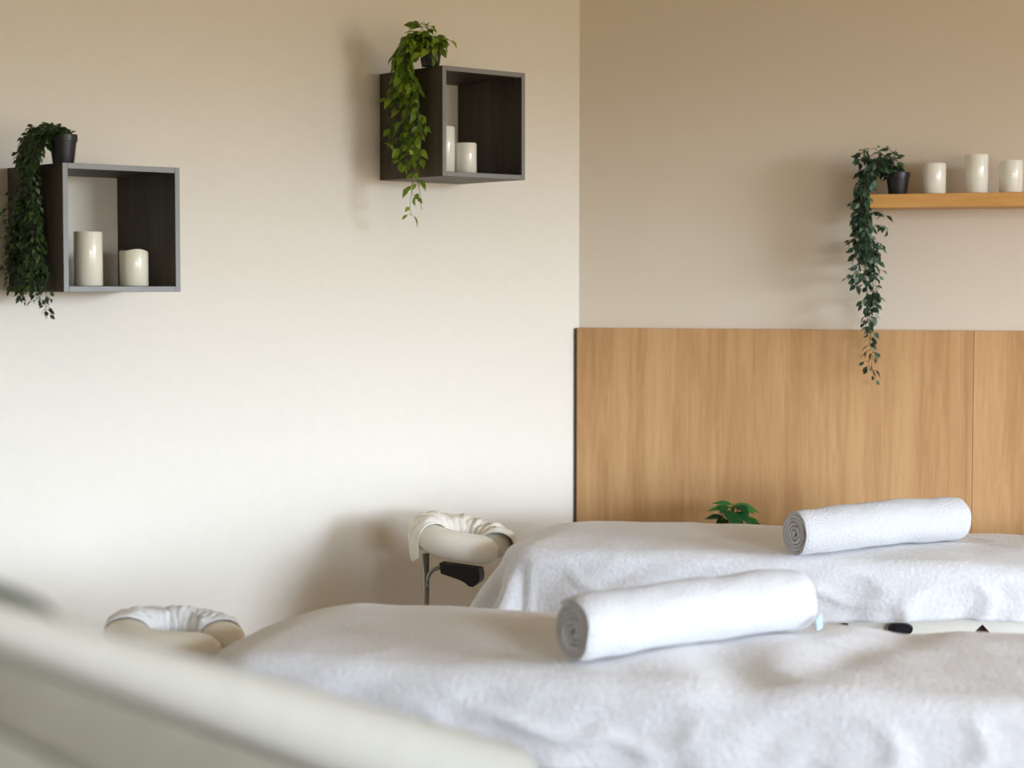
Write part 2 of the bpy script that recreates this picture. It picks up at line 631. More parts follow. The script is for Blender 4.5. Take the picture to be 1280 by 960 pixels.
def trailing(name, c, r, h, strands, label, lm, sm, ln, w, step, spread, seed, shape=0, per=2, avoid=None, out=Vector((0, 0, 0)), group=None):
    rnd = random.Random(seed)
    t = thing(name, c, label, 'plant', group)
    pot(t, c, r, h)
    sb, fb = bmesh.new(), bmesh.new()
    for st in strands:
        pts, dens = st
        length = sum((Vector(pts[i + 1]) - Vector(pts[i])).length for i in range(len(pts) - 1))
        n = max(6, int(length / step))
        line = smooth_line(pts, n)
        line = [p + Vector((rnd.uniform(-1, 1), rnd.uniform(-1, 1), 0)) * .0035 for p in line]
        tube(sb, line, .0013, 5, .0008)
        for i, p in enumerate(line[1:], 1):
            d = (line[min(i + 1, n)] - line[i - 1]).normalized()
            for k in range(per):
                if rnd.random() > dens:
                    continue
                a = rnd.uniform(0, 2 * PI)
                side = Vector((math.cos(a), math.sin(a), rnd.uniform(-.5, .35)))
                ld = (side * rnd.uniform(.6, 1.1) + d * .45 + Vector((0, 0, -.35)) + out * .5).normalized()
                off = side * rnd.uniform(.2, 1) * spread
                if avoid and avoid(p + off + ld * ln):
                    ld = (ld * -1 if avoid(p - ld * ln) is False else d)
                    off = off * -.3
                    if avoid(p + off + ld * ln):
                        continue
                q = p + off
                if off.length > .006:
                    tube(sb, [p, p + off * .5 + Vector((0, 0, .002)), q], .0007, 3)
                nn = Vector((rnd.uniform(-.6, .6), rnd.uniform(-.9, .1), rnd.uniform(.2, 1)))
                sc = rnd.uniform(.65, 1.15)
                leaf(fb, q, ld, nn, ln * sc, w * sc, rnd.uniform(.05, .45), shape=shape)
    obj('stems', sb, sm, t, True)
    obj('foliage', fb, lm, t, True)
    return t


# plant 1 : on the front left corner of the nearer cube
def lp(x, n, z):                   # left-wall frame: x along the wall, n out of the wall, z up
    return FRL @ Vector((x, -n, z))


def side_pt(B, px, py, off):       # point `off` outside the cube's left side, seen at px, py
    return on_plane(px, py, lp(B[0] - off, 0, 0), U)


x0, x1, z0, z1 = B1
pc = on_plane(79, 190, lp(0, D_BOX - .045, 0), NL)
c1 = Vector((pc.x, pc.y, z1 + .0005))
rnd = random.Random(11)
st = []
top1 = c1 + Vector((0, 0, .078))
tp = lambda px, py, y: P(px, py, y)
for i in range(19):
    pxb = rnd.uniform(13, 56)
    yb = rnd.choice((300, 330, 345, 355, 360)) + rnd.uniform(-10, 5)
    off = rnd.uniform(.015, .06)
    pk = P(rnd.uniform(45, 74), rnd.uniform(155, 168), c1.y + rnd.uniform(-.03, .03))
    sh = side_pt(B1, rnd.uniform(28, 46) , rnd.uniform(180, 200), off + .01)
    m1 = side_pt(B1, .5 * pxb + 20, 250, off)
    m2 = side_pt(B1, pxb, 300 if yb > 310 else 280, off)
    e_ = side_pt(B1, pxb + rnd.uniform(-4, 4), yb, off)
    st.append(([top1 + Vector((rnd.uniform(-.02, .02), rnd.uniform(-.02, .02), -.01)), pk, sh, m1, m2, e_], .85))
for pxb, yb in ((57, 392), (46, 376), (28, 376)):
    off = .04
    st.append(([top1, P(58, 160, c1.y), side_pt(B1, 36, 195, off), side_pt(B1, pxb - 14, 260, off), side_pt(B1, pxb - 3, 330, off), side_pt(B1, pxb, yb, off)], .75))
for i in range(9):
    st.append(([top1 + Vector((0, 0, -.01)), P(rnd.uniform(52, 80), rnd.uniform(152, 170), c1.y + rnd.uniform(-.04, .03)), P(rnd.uniform(36, 66), rnd.uniform(158, 196), c1.y + rnd.uniform(-.05, .0))], .9))
xs1 = x0


def avoid_box(B):
    def f(q):
        l = FRL.inverted() @ q
        n = -l.y
        if n < .004: return True
        return (l.x > B[0] - .002 and l.x < B[1] and n < D_BOX + .004 and B[2] < l.z < B[3] + .003)
    return f


trailing('hanging_plant', c1, .039, .078, st, 'dark green small-leaved trailing plant in black pot on the cube shelf nearer the left edge',
         M['leaf_dark'], M['stem_d'], .0185, .011, .012, .018, 21, shape=0, per=4, avoid=avoid_box(B1), out=-U * .6, group='trailing plants in black pots')

# plant 2
pc = on_plane(538, 70, lp(0, D_BOX - .06, 0), NL)
c2 = Vector((pc.x, pc.y, B2[3] + .0005))
top2 = c2 + Vector((0, 0, .066))
rnd = random.Random(5)
st = []
for i in range(21):
    pxb = rnd.uniform(489, 529)
    yb = rnd.uniform(105, 205)
    off = rnd.uniform(.02, .05)
    st.append(([top2 + Vector((rnd.uniform(-.02, .02), 0, -.01)), P(rnd.uniform(512, 530), rnd.uniform(42, 52), c2.y - .01), side_pt(B2, rnd.uniform(498, 512), rnd.uniform(64, 84), off + .01),
                side_pt(B2, .6 * pxb + .4 * 508, 110, off), side_pt(B2, pxb, yb, off)], .8))
for pxb, yb, d in ((524, 236, .5), (513, 269, .42), (528, 262, .36), (516, 245, .4), (498, 200, .5)):
    off = .035
    st.append(([top2, P(518, 48, c2.y), side_pt(B2, 504, 80, off), side_pt(B2, 514, 140, off), side_pt(B2, 517, 200, off), side_pt(B2, pxb, yb, off)], d))
for (ax, ay) in ((536, 36), (545, 50), (553, 54), (522, 40), (510, 42), (528, 30), (548, 62), (541, 60), (532, 66), (538, 72), (530, 28), (524, 33), (559, 50), (500, 60), (496, 72), (505, 52), (520, 55), (515, 48)):
    st.append(([top2 + Vector((0, 0, -.01)), top2 + Vector((rnd.uniform(-.01, .01), -.01, .02)), P(ax, ay, c2.y - .035)], .8))
trailing('hanging_plant', c2, .038, .066, st, 'bright green broad-leaved trailing plant in black pot on the cube shelf near the corner',
         M['leaf_light'], M['stem_g'], .038, .02, .024, .016, 4, shape=0, per=2, avoid=avoid_box(B2), out=-U * .5, group='trailing plants in black pots')

# plant 3 on the bamboo shelf
pc = on_plane(1122, 240, CORN + NR * (SD - .06), NR)
c3 = Vector((pc.x, pc.y, zt + .0005))
d3 = (c3 - CAM).dot(FWD)
top3 = c3 + Vector((0, 0, .07))
rnd = random.Random(8)


def bp_(px, py, n):
    return on_plane(px, py, CORN + NR * n, NR)


st = []
for i in range(15):
    n = rnd.uniform(.07, .2)
    st.append(([top3 + Vector((rnd.uniform(-.02, .02), 0, -.01)), bp_(rnd.uniform(1092, 1110), rnd.uniform(196, 210), n), bp_(rnd.uniform(1075, 1084), rnd.uniform(225, 248), n),
                bp_(rnd.uniform(1071, 1084), 290, n), bp_(rnd.uniform(1072, 1104), rnd.uniform(305, 372), n)], .55))
for pxb, yb, mid in ((1092, 474, 1084), (1086, 462, 1089), (1090, 440, 1082), (1083, 405, 1088), (1088, 420, 1092), (1092, 380, 1096)):
    n = rnd.uniform(.1, .17)
    st.append(([top3, bp_(1100, 205, n), bp_(1078, 236, n), bp_(1080, 290, n), bp_(mid, 360, n), bp_(.5 * (mid + pxb), .5 * (360 + yb), n), bp_(pxb, yb, n)], .4))
for (ax, ay) in ((1064, 300), (1062, 345), (1075, 200), (1068, 250), (1104, 268), (1110, 284), (1078, 190), (1072, 215)):
    n = rnd.uniform(.1, .17)
    st.append(([bp_(1083, ay + 8, n), bp_((ax + 1083) / 2, ay - 3, n), bp_(ax, ay + 2, n)], .6))
for (ax, ay) in ((1120, 186), (1110, 182), (1118, 195), (1100, 190), (1095, 186), (1106, 200), (1112, 205)):
    st.append(([top3 + Vector((0, 0, -.01)), bp_(1116, 205, .14), bp_(ax, ay, .13)], .5))


def avoid3(q):
    l = FRR.inverted() @ q
    n = -l.y
    return n < PT + .004 or (l.x > sx0 - .003 and n < SD + .003 and zb - .003 < l.z < zt + .003)


trailing('hanging_plant', c3, .04, .073, st, 'blue-green small-leaved trailing plant in black pot at the left end of the bamboo shelf',
         M['leaf_blue'], M['stem_d'], .029, .016, .017, .017, 3, shape=0, per=3, avoid=avoid3, group='trailing plants in black pots')

# ---------------------------------------------------------------- massage tables
TA = math.radians(-16)
TX = Vector((math.cos(TA), math.sin(TA), 0))
TY = Vector((-math.sin(TA), math.cos(TA), 0))
TL, TWD = 1.9, .70
ZT = .735


def sstep(a, b, x):
    x = max(0, min(1, (x - a) / (b - a)))
    return x * x * (3 - 2 * x)


def gauss(x, y, cx, cy, sx, sy, ang=0):
    dx, dy = x - cx, y - cy
    c, s = math.cos(ang), math.sin(ang)
    u, v = dx * c + dy * s, -dx * s + dy * c
    return math.exp(-(u * u) / (2 * sx * sx) - (v * v) / (2 * sy * sy))


class Drape:
    def __init__(s, org, seed, drop, bumps, flare=.12, head=0):
        s.fr = Matrix.Translation(org) @ Matrix.Rotation(TA, 4, 'Z')
        s.seed = seed; s.drop = drop; s.bumps = bumps; s.flare = flare; s.head = head

    def top(s, x, y):
        cr = 1 - ((y - TWD / 2) / (TWD / 2)) ** 2
        cr = max(0, cr)
        h = ZT + .006 + .014 * cr
        ex = sstep(0, .12, x)
        h -= .012 * (1 - ex)
        n1 = noise.noise(Vector((x * 3.1 + s.seed, y * 3.5, s.seed)))
        n2 = noise.noise(Vector((x * 8 + s.seed, y * 9, 3.3)))
        h += .007 * (n1 + .5) * sstep(-.05, .1, x) + .0025 * n2
        rg = 1 - abs(noise.noise(Vector((x * 3.2 + y * 3 + s.seed * 2, y * 4 - x * 1.4, 2.2)))) * 7
        h += .0028 * max(0, rg) * max(0, noise.noise(Vector((x * 2.2, y * 2, s.seed + 3))) + .35)
        for (cx, cy, sx, sy, an, am) in s.bumps:
            h += am * gauss(x, y, cx, cy, sx, sy, an)
        return h

    def pt(s, a, b):
        rc = .11
        ra = .055
        cx = min(max(a, rc), TL - rc); cy = min(max(b, rc), TWD - rc)
        dx, dy = a - cx, b - cy
        dist = math.hypot(dx, dy)
        lim = rc - ra * .55
        if dist <= lim:
            return s.fr @ Vector((a, b, s.top(a, b)))
        ux, uy = dx / dist, dy / dist
        e = dist - lim
        arc = ra * PI / 2
        if e < arc:
            ph = e / ra
            off = ra * math.sin(ph); dz = ra * (1 - math.cos(ph))
        else:
            off = ra + (e - arc) * (s.flare + s.head * max(0, -ux)); dz = ra + (e - arc) * .98
        # folds run down the hanging part
        per = a * 1.0 if abs(uy) > .99 else (b if abs(ux) > .99 else math.atan2(uy, ux) * .16 + cx + cy)
        amp = .010 * sstep(.06, .26, e)
        corner = 1 - abs(abs(ux) - abs(uy))
        if min(abs(ux), abs(uy)) < .02: corner = 0
        f = math.sin(per * 21 + s.seed + 2.5 * noise.noise(Vector((per * 3, s.seed, 0)))) * .6 + noise.noise(Vector((per * 14, e * 3, s.seed))) * .9
        off += amp * f
        if corner > 0:
            ang = math.atan2(uy, ux)
            off += .024 * sstep(.05, .2, e) * math.sin(ang * 9 + s.seed) * sstep(0, .5, corner)
        # ridged wrinkles and broad diagonal waves
        rg = 1 - abs(noise.noise(Vector((a * 5 + b * 3.5 + s.seed, b * 6 - a * 2.5, 7.7)))) * 5
        off += .007 * max(0, rg) * sstep(.03, .14, e) * (.4 + noise.noise(Vector((a * 2, s.seed, 1))) * 1.6 + .4)
        off += .006 * noise.noise(Vector((a * 9 + e * 14, e * 9, s.seed + 5))) * sstep(0, .1, e)
        ex, ey = cx + ux * (lim + off), cy + uy * (lim + off)
        zt_ = s.top(min(max(cx + ux * lim, 0), TL), min(max(cy + uy * lim, 0), TWD))
        return s.fr @ Vector((ex, ey, zt_ - dz))

    def build(s, label):
        bm = bmesh.new()
        nu, nv = 190, 110
        far = .24
        x_lo, x_hi = -.27, TL + .22

        def fn(u, v):
            a = x_lo + (x_hi - x_lo) * u
            d = s.drop(a)
            # v: near hem -> far hem
            b = -d + (TWD + d + far) * v
            return s.pt(a, b)
        grid_mesh(bm, nu, nv, fn)
        o = obj('blanket', bm, M['sheet'], None, True)
        tag(o, label, 'blanket', 'white blankets over the massage tables')
        md = o.modifiers.new('thick', 'SOLIDIFY'); md.thickness = .006; md.offset = -1
        return o


def massage_table(org, label, back):
    fr = Matrix.Translation(org) @ Matrix.Rotation(TA, 4, 'Z')
    t = thing('massage_table', org + TX * (TL / 2) + TY * (TWD / 2), label, 'massage table', 'massage tables under white blankets', TA)
    z_ap = .0
    # upholstered top : rounded ends
    bm = bmesh.new()
    rr = .1
    ol = []
    for (cx, cy, a0) in ((TL - rr, rr, -90), (TL - rr, TWD - rr, 0), (rr, TWD - rr, 90), (rr, rr, 180)):
        for k in range(7):
            a = math.radians(a0 + 15 * k)
            ol.append((cx + (rr - .012) * math.cos(a), cy + (rr - .012) * math.sin(a)))
    rings = []
    for (ins, z) in ((.012, .668), (0, .676), (0, .700), (.006, .712), (.03, .718)):
        ring = []
        for (x, y) in ol:
            dx, dy = TL / 2 - x, TWD / 2 - y
            l = math.hypot(dx, dy)
            ring.append(bm.verts.new(fr @ Vector((x + dx / l * ins, y + dy / l * ins, z))))
        rings.append(ring)
    n = len(ol)
    for A, B in zip(rings, rings[1:]):
        for k in range(n):
            bm.faces.new((A[k], A[(k + 1) % n], B[(k + 1) % n], B[k]))
    bm.faces.new(rings[0][::-1]); bm.faces.new(rings[-1])
    o = obj('cushion', bm, M['cream'], t); auto_smooth(o, 60)
    # near and far apron
    for side in (0, 1):
        y = .035 if side == 0 else TWD - .06
        bm = bmesh.new()
        pl = fr @ Vector((0, y, 0))

        def loc(px, py):
            q = fr.inverted() @ on_plane(px, py, pl, TY)
            return q.x, q.z
        if back and side == 0:
            ta = loc(1228, 780.5); tl = loc(1216, 792); tr = loc(1240, 792)
            sl = (tr[0] - tl[0]) / 2 / (ta[1] - tl[1])
            zb_ = .46
            bx = sl * (ta[1] - zb_)
            pts = [(.05, zb_), (ta[0] - bx, zb_), (ta[0], ta[1]), (ta[0] + bx, zb_), (TL - .05, zb_), (TL - .05, .667), (.05, .667)]
        else:
            pts = [(.05, .52), (TL - .05, .52), (TL - .05, .667), (.05, .667)]
        prism(bm, [fr @ Vector((x, y, z)) for x, z in pts], TY * .022)
        obj('side_rail', bm, M['cream'], t)
        if back and side == 0:
            bm = bmesh.new()
            box(bm, fr, (ta[0] - .1, y + .03, .45), (ta[0] + .1, y + .045, .66))  # dark plate added behind the notch to give the gap its shade
            o = obj('gap_shade_plate', bm, M['gap_shade'], t)
            # oval black knob with a grey insert
            k0 = loc(1126, 785)
            bm = bmesh.new()
            c = Vector((k0[0], y - .004, k0[1]))
            for (w, h, d0, d1, mm) in ((.034, .016, -.016, .004, 0), (.016, .009, -.021, -.014, 0)):
                A, B = [], []
                for k in range(20):
                    a = 2 * PI * k / 20
                    A.append(bm.verts.new(fr @ (c + Vector((w * math.copysign(abs(math.cos(a)) ** .7, math.cos(a)), d0, h * math.sin(a))))))
                    B.append(bm.verts.new(fr @ (c + Vector((w * math.copysign(abs(math.cos(a)) ** .7, math.cos(a)), d1, h * math.sin(a))))))
                bm.faces.new(A); bm.faces.new(B[::-1])
                for k in range(20):
                    bm.faces.new((A[k], B[k], B[(k + 1) % 20], A[(k + 1) % 20]))
            o = obj('knob', bm, M['black'], t); auto_smooth(o, 50)
            k1 = loc(1057, 784)
            bm = bmesh.new()
            box(bm, fr, (k1[0] - .008, y - .01, k1[1] - .008), (k1[0] + .008, y - .0005, k1[1] + .012), .002)
            obj('latch', bm, M['black'], t)
    for x in (.22, TL - .22):
        for y in (.07, TWD - .1):
            bm = bmesh.new()
            w = .04
            box(bm, fr, (x - w / 2, y, 0), (x + w / 2, y + .03, .667), .003)
            obj('leg', bm, M['oak2'], t)
    bm = bmesh.new()
    box(bm, fr, (.05, .06, .62), (.08, TWD - .062, .667)); obj('end_rail', bm, M['cream'], t)
    bm = bmesh.new()
    box(bm, fr, (TL - .08, .06, .62), (TL - .05, TWD - .062, .667)); obj('end_rail', bm, M['cream'], t)
    # face cradle
    cc = fr @ Vector((-.232, TWD / 2, 0))
    C = Vector((cc.x, cc.y, .707 if back else .698))
    tilt = math.radians(11 if back else 5)        # dips towards the table
    cf = Matrix.Translation(C) @ Matrix.Rotation(TA, 4, 'Z') @ Matrix.Rotation(tilt, 4, 'Y')
    RX, RY = .112, .105
    tw, thh = .052, .045 if back else .040

    def ring_pt(a, c, gx=0.0, gz=0.0, tw=tw, thh=thh):
        cx, cy = RX * math.cos(a), RY * math.sin(a)
        ca, sa = math.cos(a), math.sin(a)
        rx = tw * math.cos(c)
        rz = thh * math.copysign(abs(math.sin(c)) ** .8, math.sin(c))
        return cf @ Vector((cx + (rx + gx) * ca, cy + (rx + gx) * sa, rz + gz))
    bm = bmesh.new()
    n1, n2 = 56, 20
    a0, a1 = math.radians(14), math.radians(346)
    rings = []
    for i in range(n1 + 1):
        f = i / n1
        a = a0 + (a1 - a0) * f
        e = min(f, 1 - f) * n1
        k = math.sqrt(max(0, 1 - (1 - min(e, 5) / 5) ** 2)) * .97 + .03
        rings.append([bm.verts.new(ring_pt(a, 2 * PI * j / n2, tw=tw * k, thh=thh * k)) for j in range(n2)])
    for A, B in zip(rings, rings[1:]):
        for j in range(n2):
            bm.faces.new((A[j], A[(j + 1) % n2], B[(j + 1) % n2], B[j]))
    bm.faces.new(rings[0][::-1]); bm.faces.new(rings[-1])
    o = obj('face_cushion', bm, M['cream'], t, True)
    o['label'] = 'cream padded face cushion at the head end'
    # plate and arm under the cushion
    bm = bmesh.new()
    box(bm, cf, (-.09, -.05, -.036), (.10, .05, -.026), .004)
    obj('cradle_plate', bm, M['black'], t)
    if back:
        bm = bmesh.new()
        pl = fr @ Vector((0, .25, 0))
        px_ = [(549, 704), (598, 711), (600, 720), (599, 727), (595, 731), (591, 734), (586, 733), (580, 728), (574, 725), (551, 717)]
        prism(bm, [on_plane(x, y, pl, TY) for x, y in px_], TY * .05)
        o = obj('cradle_bracket', bm, M['black'], t)
    # steel support post
    fy = .3
    pp_ = fr @ Vector((0, fy, 0))
    top = on_plane(532.5, 694, pp_, TY) if back else cf @ Vector((-.11, -.05, -.04))
    bm = bmesh.new()
    tube(bm, [Vector((top.x, top.y, .0)), Vector((top.x, top.y, .3)), Vector((top.x, top.y, top.z + .005))], .0105, 12)
    post = obj('support_post', bm, M['steel'], t, True)
    if back:
        bm = bmesh.new()
        tube(bm, smooth_line([on_plane(x, y, fr @ Vector((0, .26, 0)), TY) for x, y in ((534, 735), (535, 722), (541, 713), (552, 709))], 12), .006, 8)
        obj('lever', bm, M['steel'], post, True)
    return cf, ring_pt, t


def cover(ring_pt, m, label, a0, a1, c0, c1, seed, crump, tip=None):
    """thin crumpled cloth laid on the face cushion"""
    bm = bmesh.new()
    nu, nv = 90, 34

    def fn(u, v):
        a = math.radians(a0 + (a1 - a0) * u)
        c = math.radians(c0 + (c1 - c0) * v)
        w1 = noise.noise(Vector((a * 5.5 + seed, c * 1.1, seed)))
        w2 = noise.noise(Vector((a * 13 + seed, c * 3.1 + a * 4, 2.0)))
        rid = 1 - abs(noise.noise(Vector((a * 7 + c * 1.5, c * 1.2, seed + 9)))) * 3.2
        ed_ = sstep(0, .16, v) * sstep(0, .12, 1 - v) * sstep(0, .05, u) * sstep(0, .05, 1 - u)
        g = .0035 + ed_ * crump * (.5 + .8 * w1 + .35 * w2 + .55 * max(0, rid) * max(0, math.sin(c)))
        g = max(.0032, g)
        dn = 0
        cc = c
        lo = math.radians(-10)
        if c < lo:                        # hangs down past the outer side
            dn = (lo - c) * .05
            cc = lo
        p = ring_pt(a, cc, 0, 0, .05 + g * .7, (.045 if '232' in str(a1) else .040) + g)
        p.z -= dn
        if tip:
            k = math.exp(-((math.degrees(a) - tip[0]) / tip[1]) ** 2) * sstep(.55, 1.0, 1 - v)
            p.z -= tip[2] * k
        return p
    grid_mesh(bm, nu, nv, fn)
    o = obj('face_cushion_cover', bm, m, None, True)
    tag(o, label, 'cover', 'cloth covers on the face cushions')
    md = o.modifiers.new('thick', 'SOLIDIFY'); md.thickness = .002; md.offset = 1


OB = Vector((-.03, 5.6, 0))
OF = Vector((-.64, 3.95, 0))
cfB, rpB, tB = massage_table(OB, 'massage table further back by the oak panels, cream face cushion on a steel post', True)
cfF, rpF, tF = massage_table(OF, 'nearer massage table in the middle of the room, face cushion half hidden at left', False)
cover(rpB, M['cover'], 'ivory cotton cover draped over the face cushion of the back massage table', 12, 232, -60, 190, 2.0, .012, tip=(215, 14, .028))
cover(rpF, M['cover_w'], 'crumpled white cover on the face cushion of the front massage table', 48, 200, -10, 195, 6.0, .010)


def invf(org, p):
    return (Matrix.Translation(org) @ Matrix.Rotation(TA, 4, 'Z')).inverted() @ p


def drop_back(a):
    q0, q1 = .93, 1.5
    f = (a - q0) / (q1 - q0)
    f = max(-.6, min(1.8, f))
    z = .572 + (.606 - .572) * f
    return max(.1, (ZT + .02 - z) - .0)


def drop_front(a):
    return .188 + .10 * sstep(.9, 1.15, a) + .03 * sstep(.7, .3, a)


dB = Drape(OB, 1.7, drop_back, [(.82, .30, .14, .1, 0, -.010), (.35, .3, .2, .2, 0, .006), (1.15, .12, .2, .1, .4, .004)], head=.5)
dF = Drape(OF, 4.2, drop_front, [(.70, .28, .10, .12, 0, -.016), (.35, .25, .2, .22, 0, .010), (1.10, .1, .05, .12, .4, -.016), (1.30, .32, .05, .16, -.3, -.012), (1.387, .64, .06, .14, 0, -.016), (1.1, .2, .12, .2, 0, .006)])
dB.build('white fleece blanket spread over the massage table further back')
dF.build('white fleece blanket spread over the nearer massage table in the foreground')


# ---------------------------------------------------------------- rolled towels
def towel(pL, pR, rad, org, drape, label, seed, tagged=False):
    d = (pR - pL); d.z = 0
    ln = d.length
    d.normalize()
    n = Vector((-d.y, d.x, 0))
    z = Vector((0, 0, 1))

    def rest(f):
        p = pL.lerp(pR, f)
        return max(drape.top(*(invf(org, p + n * k)[:2])) for k in (-.02, 0, .02))
    zb0 = [rest(k / 8) for k in range(9)]

    def base(f):
        x = max(0, min(8, f * 8)); i = min(int(x), 7)
        return zb0[i] + (zb0[i + 1] - zb0[i]) * (x - i)
    turns = 5.2
    NT, NL_ = 190, 36
    t = thing('rolled_towel', pL.lerp(pR, .5) + Vector((0, 0, base(.5) - pL.z * 0)), label, 'towel', 'rolled white towels on the massage tables')
    bm = bmesh.new()
    r0 = .004
    rnd = random.Random(seed)

    def fn(u, v):
        th = turns * 2 * PI * u
        r = r0 + (rad - r0 - .003) * u ** .93
        sq = 1 + .04 * math.sin(2 * th)
        layer = noise.noise(Vector((th * .35, seed, 0)))
        e0 = .006 * layer; e1 = .006 * noise.noise(Vector((th * .35, seed, 9)))
        lo, hi = e0, ln + e1
        # rounded shoulders : outer layer pulls in a touch at the ends
        x = lo + (hi - lo) * v
        ed = min(x - lo, hi - x)
        sh = 1 - .07 * math.exp(-ed / .009) * u
        outer = sstep(.75, .95, u)
        w = outer * (.0042 * noise.noise(Vector((x * 9, math.cos(th) * 1.5, math.sin(th) * 1.5 + seed))) + .0018 * noise.noise(Vector((x * 26, math.cos(th) * 2, math.sin(th) * 2))))
        rr = r * sh + w
        a = -th + 2.2
        f = max(0, min(1, x / ln))
        zc = base(f) + rad * .97
        flat = 1
        zz = rr * math.sin(a)
        if zz < -rad * .90: zz = -rad * .90 + (zz + rad * .90) * .4
        return pL + d * x + n * (rr * math.cos(a) * 1.02) + Vector((0, 0, zc - pL.z + zz))
    grid_mesh(bm, NT, NL_, fn)
    o = obj('towel_cloth', bm, M['towel'], t, True)
    md = o.modifiers.new('thick', 'SOLIDIFY'); md.thickness = .0085; md.offset = 0
    md2 = o.modifiers.new('soft', 'BEVEL'); md2.width = .003; md2.segments = 2; md2.limit_method = 'ANGLE'; md2.angle_limit = 1.0
    if tagged:
        bm = bmesh.new()
        c = pR - n * rad * 1.0 + Vector((0, 0, base(1) + rad * .55 - pL.z)) - d * .014
        a = c - n * .006 + Vector((0, 0, 0)); 
        prism(bm, [a, a + d * .016 + z * .012, a + d * .018 - z * .018, a + d * .002 - z * .024], -n * .0015)
        o = obj('label_tag', bm, M['tag'], t)
        o['label'] = 'pale blue label at the end of the roll'
    return t


def atz(px, py, zz):
    d_ = ray(px, py)
    return CAM + d_ * ((zz - CAM.z) / d_.z)


# centre lines
def towel_ends(px, pyb, zz, rad):
    p = atz(px, pyb, zz)
    q = Vector((p.x, p.y, 0))
    return q + Vector((q.x, q.y, 0)).normalized() * rad * .6


a = towel_ends(715, 833, .752, .067); b_ = towel_ends(997, 794, .755, .067)
print('front towel', a, b_, (a - b_).length)
towel(a, b_, .068, OF, dF, 'rolled white towel with a pale blue label, on the nearer massage table', 3, True)
a = towel_ends(993, 697, .752, .067); b_ = towel_ends(1196, 678, .757, .067)
print('back towel', a, b_, (a - b_).length)
towel(a, b_, .0665, OB, dB, 'rolled white towel on the massage table further back, before the oak panels', 8)

# ---------------------------------------------------------------- potted plant behind the back table
pc = P(922, 640, 6.42)
cw = CORN + NR * .16
pc = on_plane(920, 640, CORN + NR * .17, NR)
c4 = Vector((pc.x, pc.y, .0005))
t = thing('potted_plant', c4, 'deep green broad-leaved plant peeking up behind the back massage table', 'plant')
bm = bmesh.new()
PH = .30
lathe(bm, c4, [(0, 0), (.075, 0), (.078, .003), (.1, PH * .86), (.106, PH * .87), (.106, PH), (.098, PH), (.096, PH * .9), (0, PH * .9)], 36)
o = obj('pot', bm, M['pot'], t); auto_smooth(o, 30)
sb, fb = bmesh.new(), bmesh.new()
hub = c4 + Vector((0, 0, PH * .88))
dep = (pc - CAM).dot(FWD)
leaves = [  # base px, tip px, width m, toward camera
    ((917, 631), (892, 626), .030, .0), ((915, 634), (886, 635), .034, .02), ((914, 633), (944, 633 + 5), .05, .0), ((918, 630), (950, 637), .04, -.02),
    ((902, 638), (930, 657), .062, .05), ((905, 646), (882, 646), .035, .0), ((925, 646), (956, 660), .05, .04), ((920, 640), (940, 652), .05, .02),
    ((922, 632), (936, 640), .04, .03), ((910, 650), (895, 655), .05, .03), ((935, 652), (948, 668), .05, .06), ((915, 655), (928, 672), .05, .05),
    ((910, 632), (900, 639), .035, .03), ((905, 655), (888, 668), .05, .03), ((928, 650), (915, 662), .05, .05)]
for (bx, by), (tx_, ty_), w, fw in leaves:
    p0 = P(bx, by, c4.y - fw * .5); p1 = P(tx_, ty_, c4.y - fw * 1.2 - .01)
    d_ = p1 - p0
    nn = Vector((.1 * random.uniform(-1, 1), -.55, .8))
    leaf(fb, p0, d_, nn, d_.length * 1.05, w * .82, .18, shape=0)
    tube(sb, smooth_line([hub + Vector((random.uniform(-.03, .03), random.uniform(-.03, .03), 0)), (hub + p0) / 2 + Vector((random.uniform(-.02, .02), 0, .03)), p0], 8), .003, 6, .002)
for i in range(14):
    a = random.uniform(0, 6.28); rr_ = random.uniform(.02, .05); zz = random.uniform(.48, .70)
    p0 = c4 + Vector((math.cos(a) * rr_, math.sin(a) * rr_, zz))
    leaf(fb, p0, Vector((math.cos(a), math.sin(a) - .2, -.2)), Vector((0, -.2, 1)), .07, .045, .3, shape=1)
    tube(sb, [hub, p0], .0025, 5)
obj('stems', sb, M['stem_g'], t, True)
obj('foliage', fb, M['leaf_big'], t, True)

# ---------------------------------------------------------------- foreground treatment chair, seen from behind its raised back
WD = Vector((-.97, .25, 0)).normalized()
T0 = P(-110, 722, 1.30); T1 = P(643, 931, 2.9)
G0 = P(-110, 778, 1.30); G1 = P(643, 1056, 2.9)
K0 = P(-110, 838, 1.30) + WD * .03; K1 = P(643, 1210, 2.9) + WD * .06
J0 = P(-110, 985, 1.30) + WD * .06; J1 = P(643, 1420, 2.9) + WD * .14
t = thing('treatment_chair', Vector((-.45, 2.2, 0)), 'blurred cream padded treatment chair with raised back, at the bottom left in front', 'chair')
bm = bmesh.new()


def section(T, G, K, f):
    """closed outline at one end of the padded back"""
    dn = (G - T); tn = dn.length; dn.normalize()
    k2 = (K - G)
    out = -WD
    pts = []
    # upper roll
    for i in range(9):
        a = PI * (i / 8)
        pts.append(T + dn * (tn * (1 - math.cos(a)) / 2) + out * (math.sin(a) * min(tn * .3, .028)) )
    return pts


def upper_loop(T, G):
    dn = G - T; tn = dn.length; dn.normalize()
    b = min(tn * .5, .05)
    L_ = []
    for i in range(13):
        a = PI * i / 12
        L_.append(T + dn * (tn * (1 - math.cos(a)) / 2) - WD * (math.sin(a) * b))
    L_.append(G + WD * .56)
    L_.append(T + WD * .56 + dn * .01)
    L_.append(T + WD * .28 - dn * .0)
    return L_


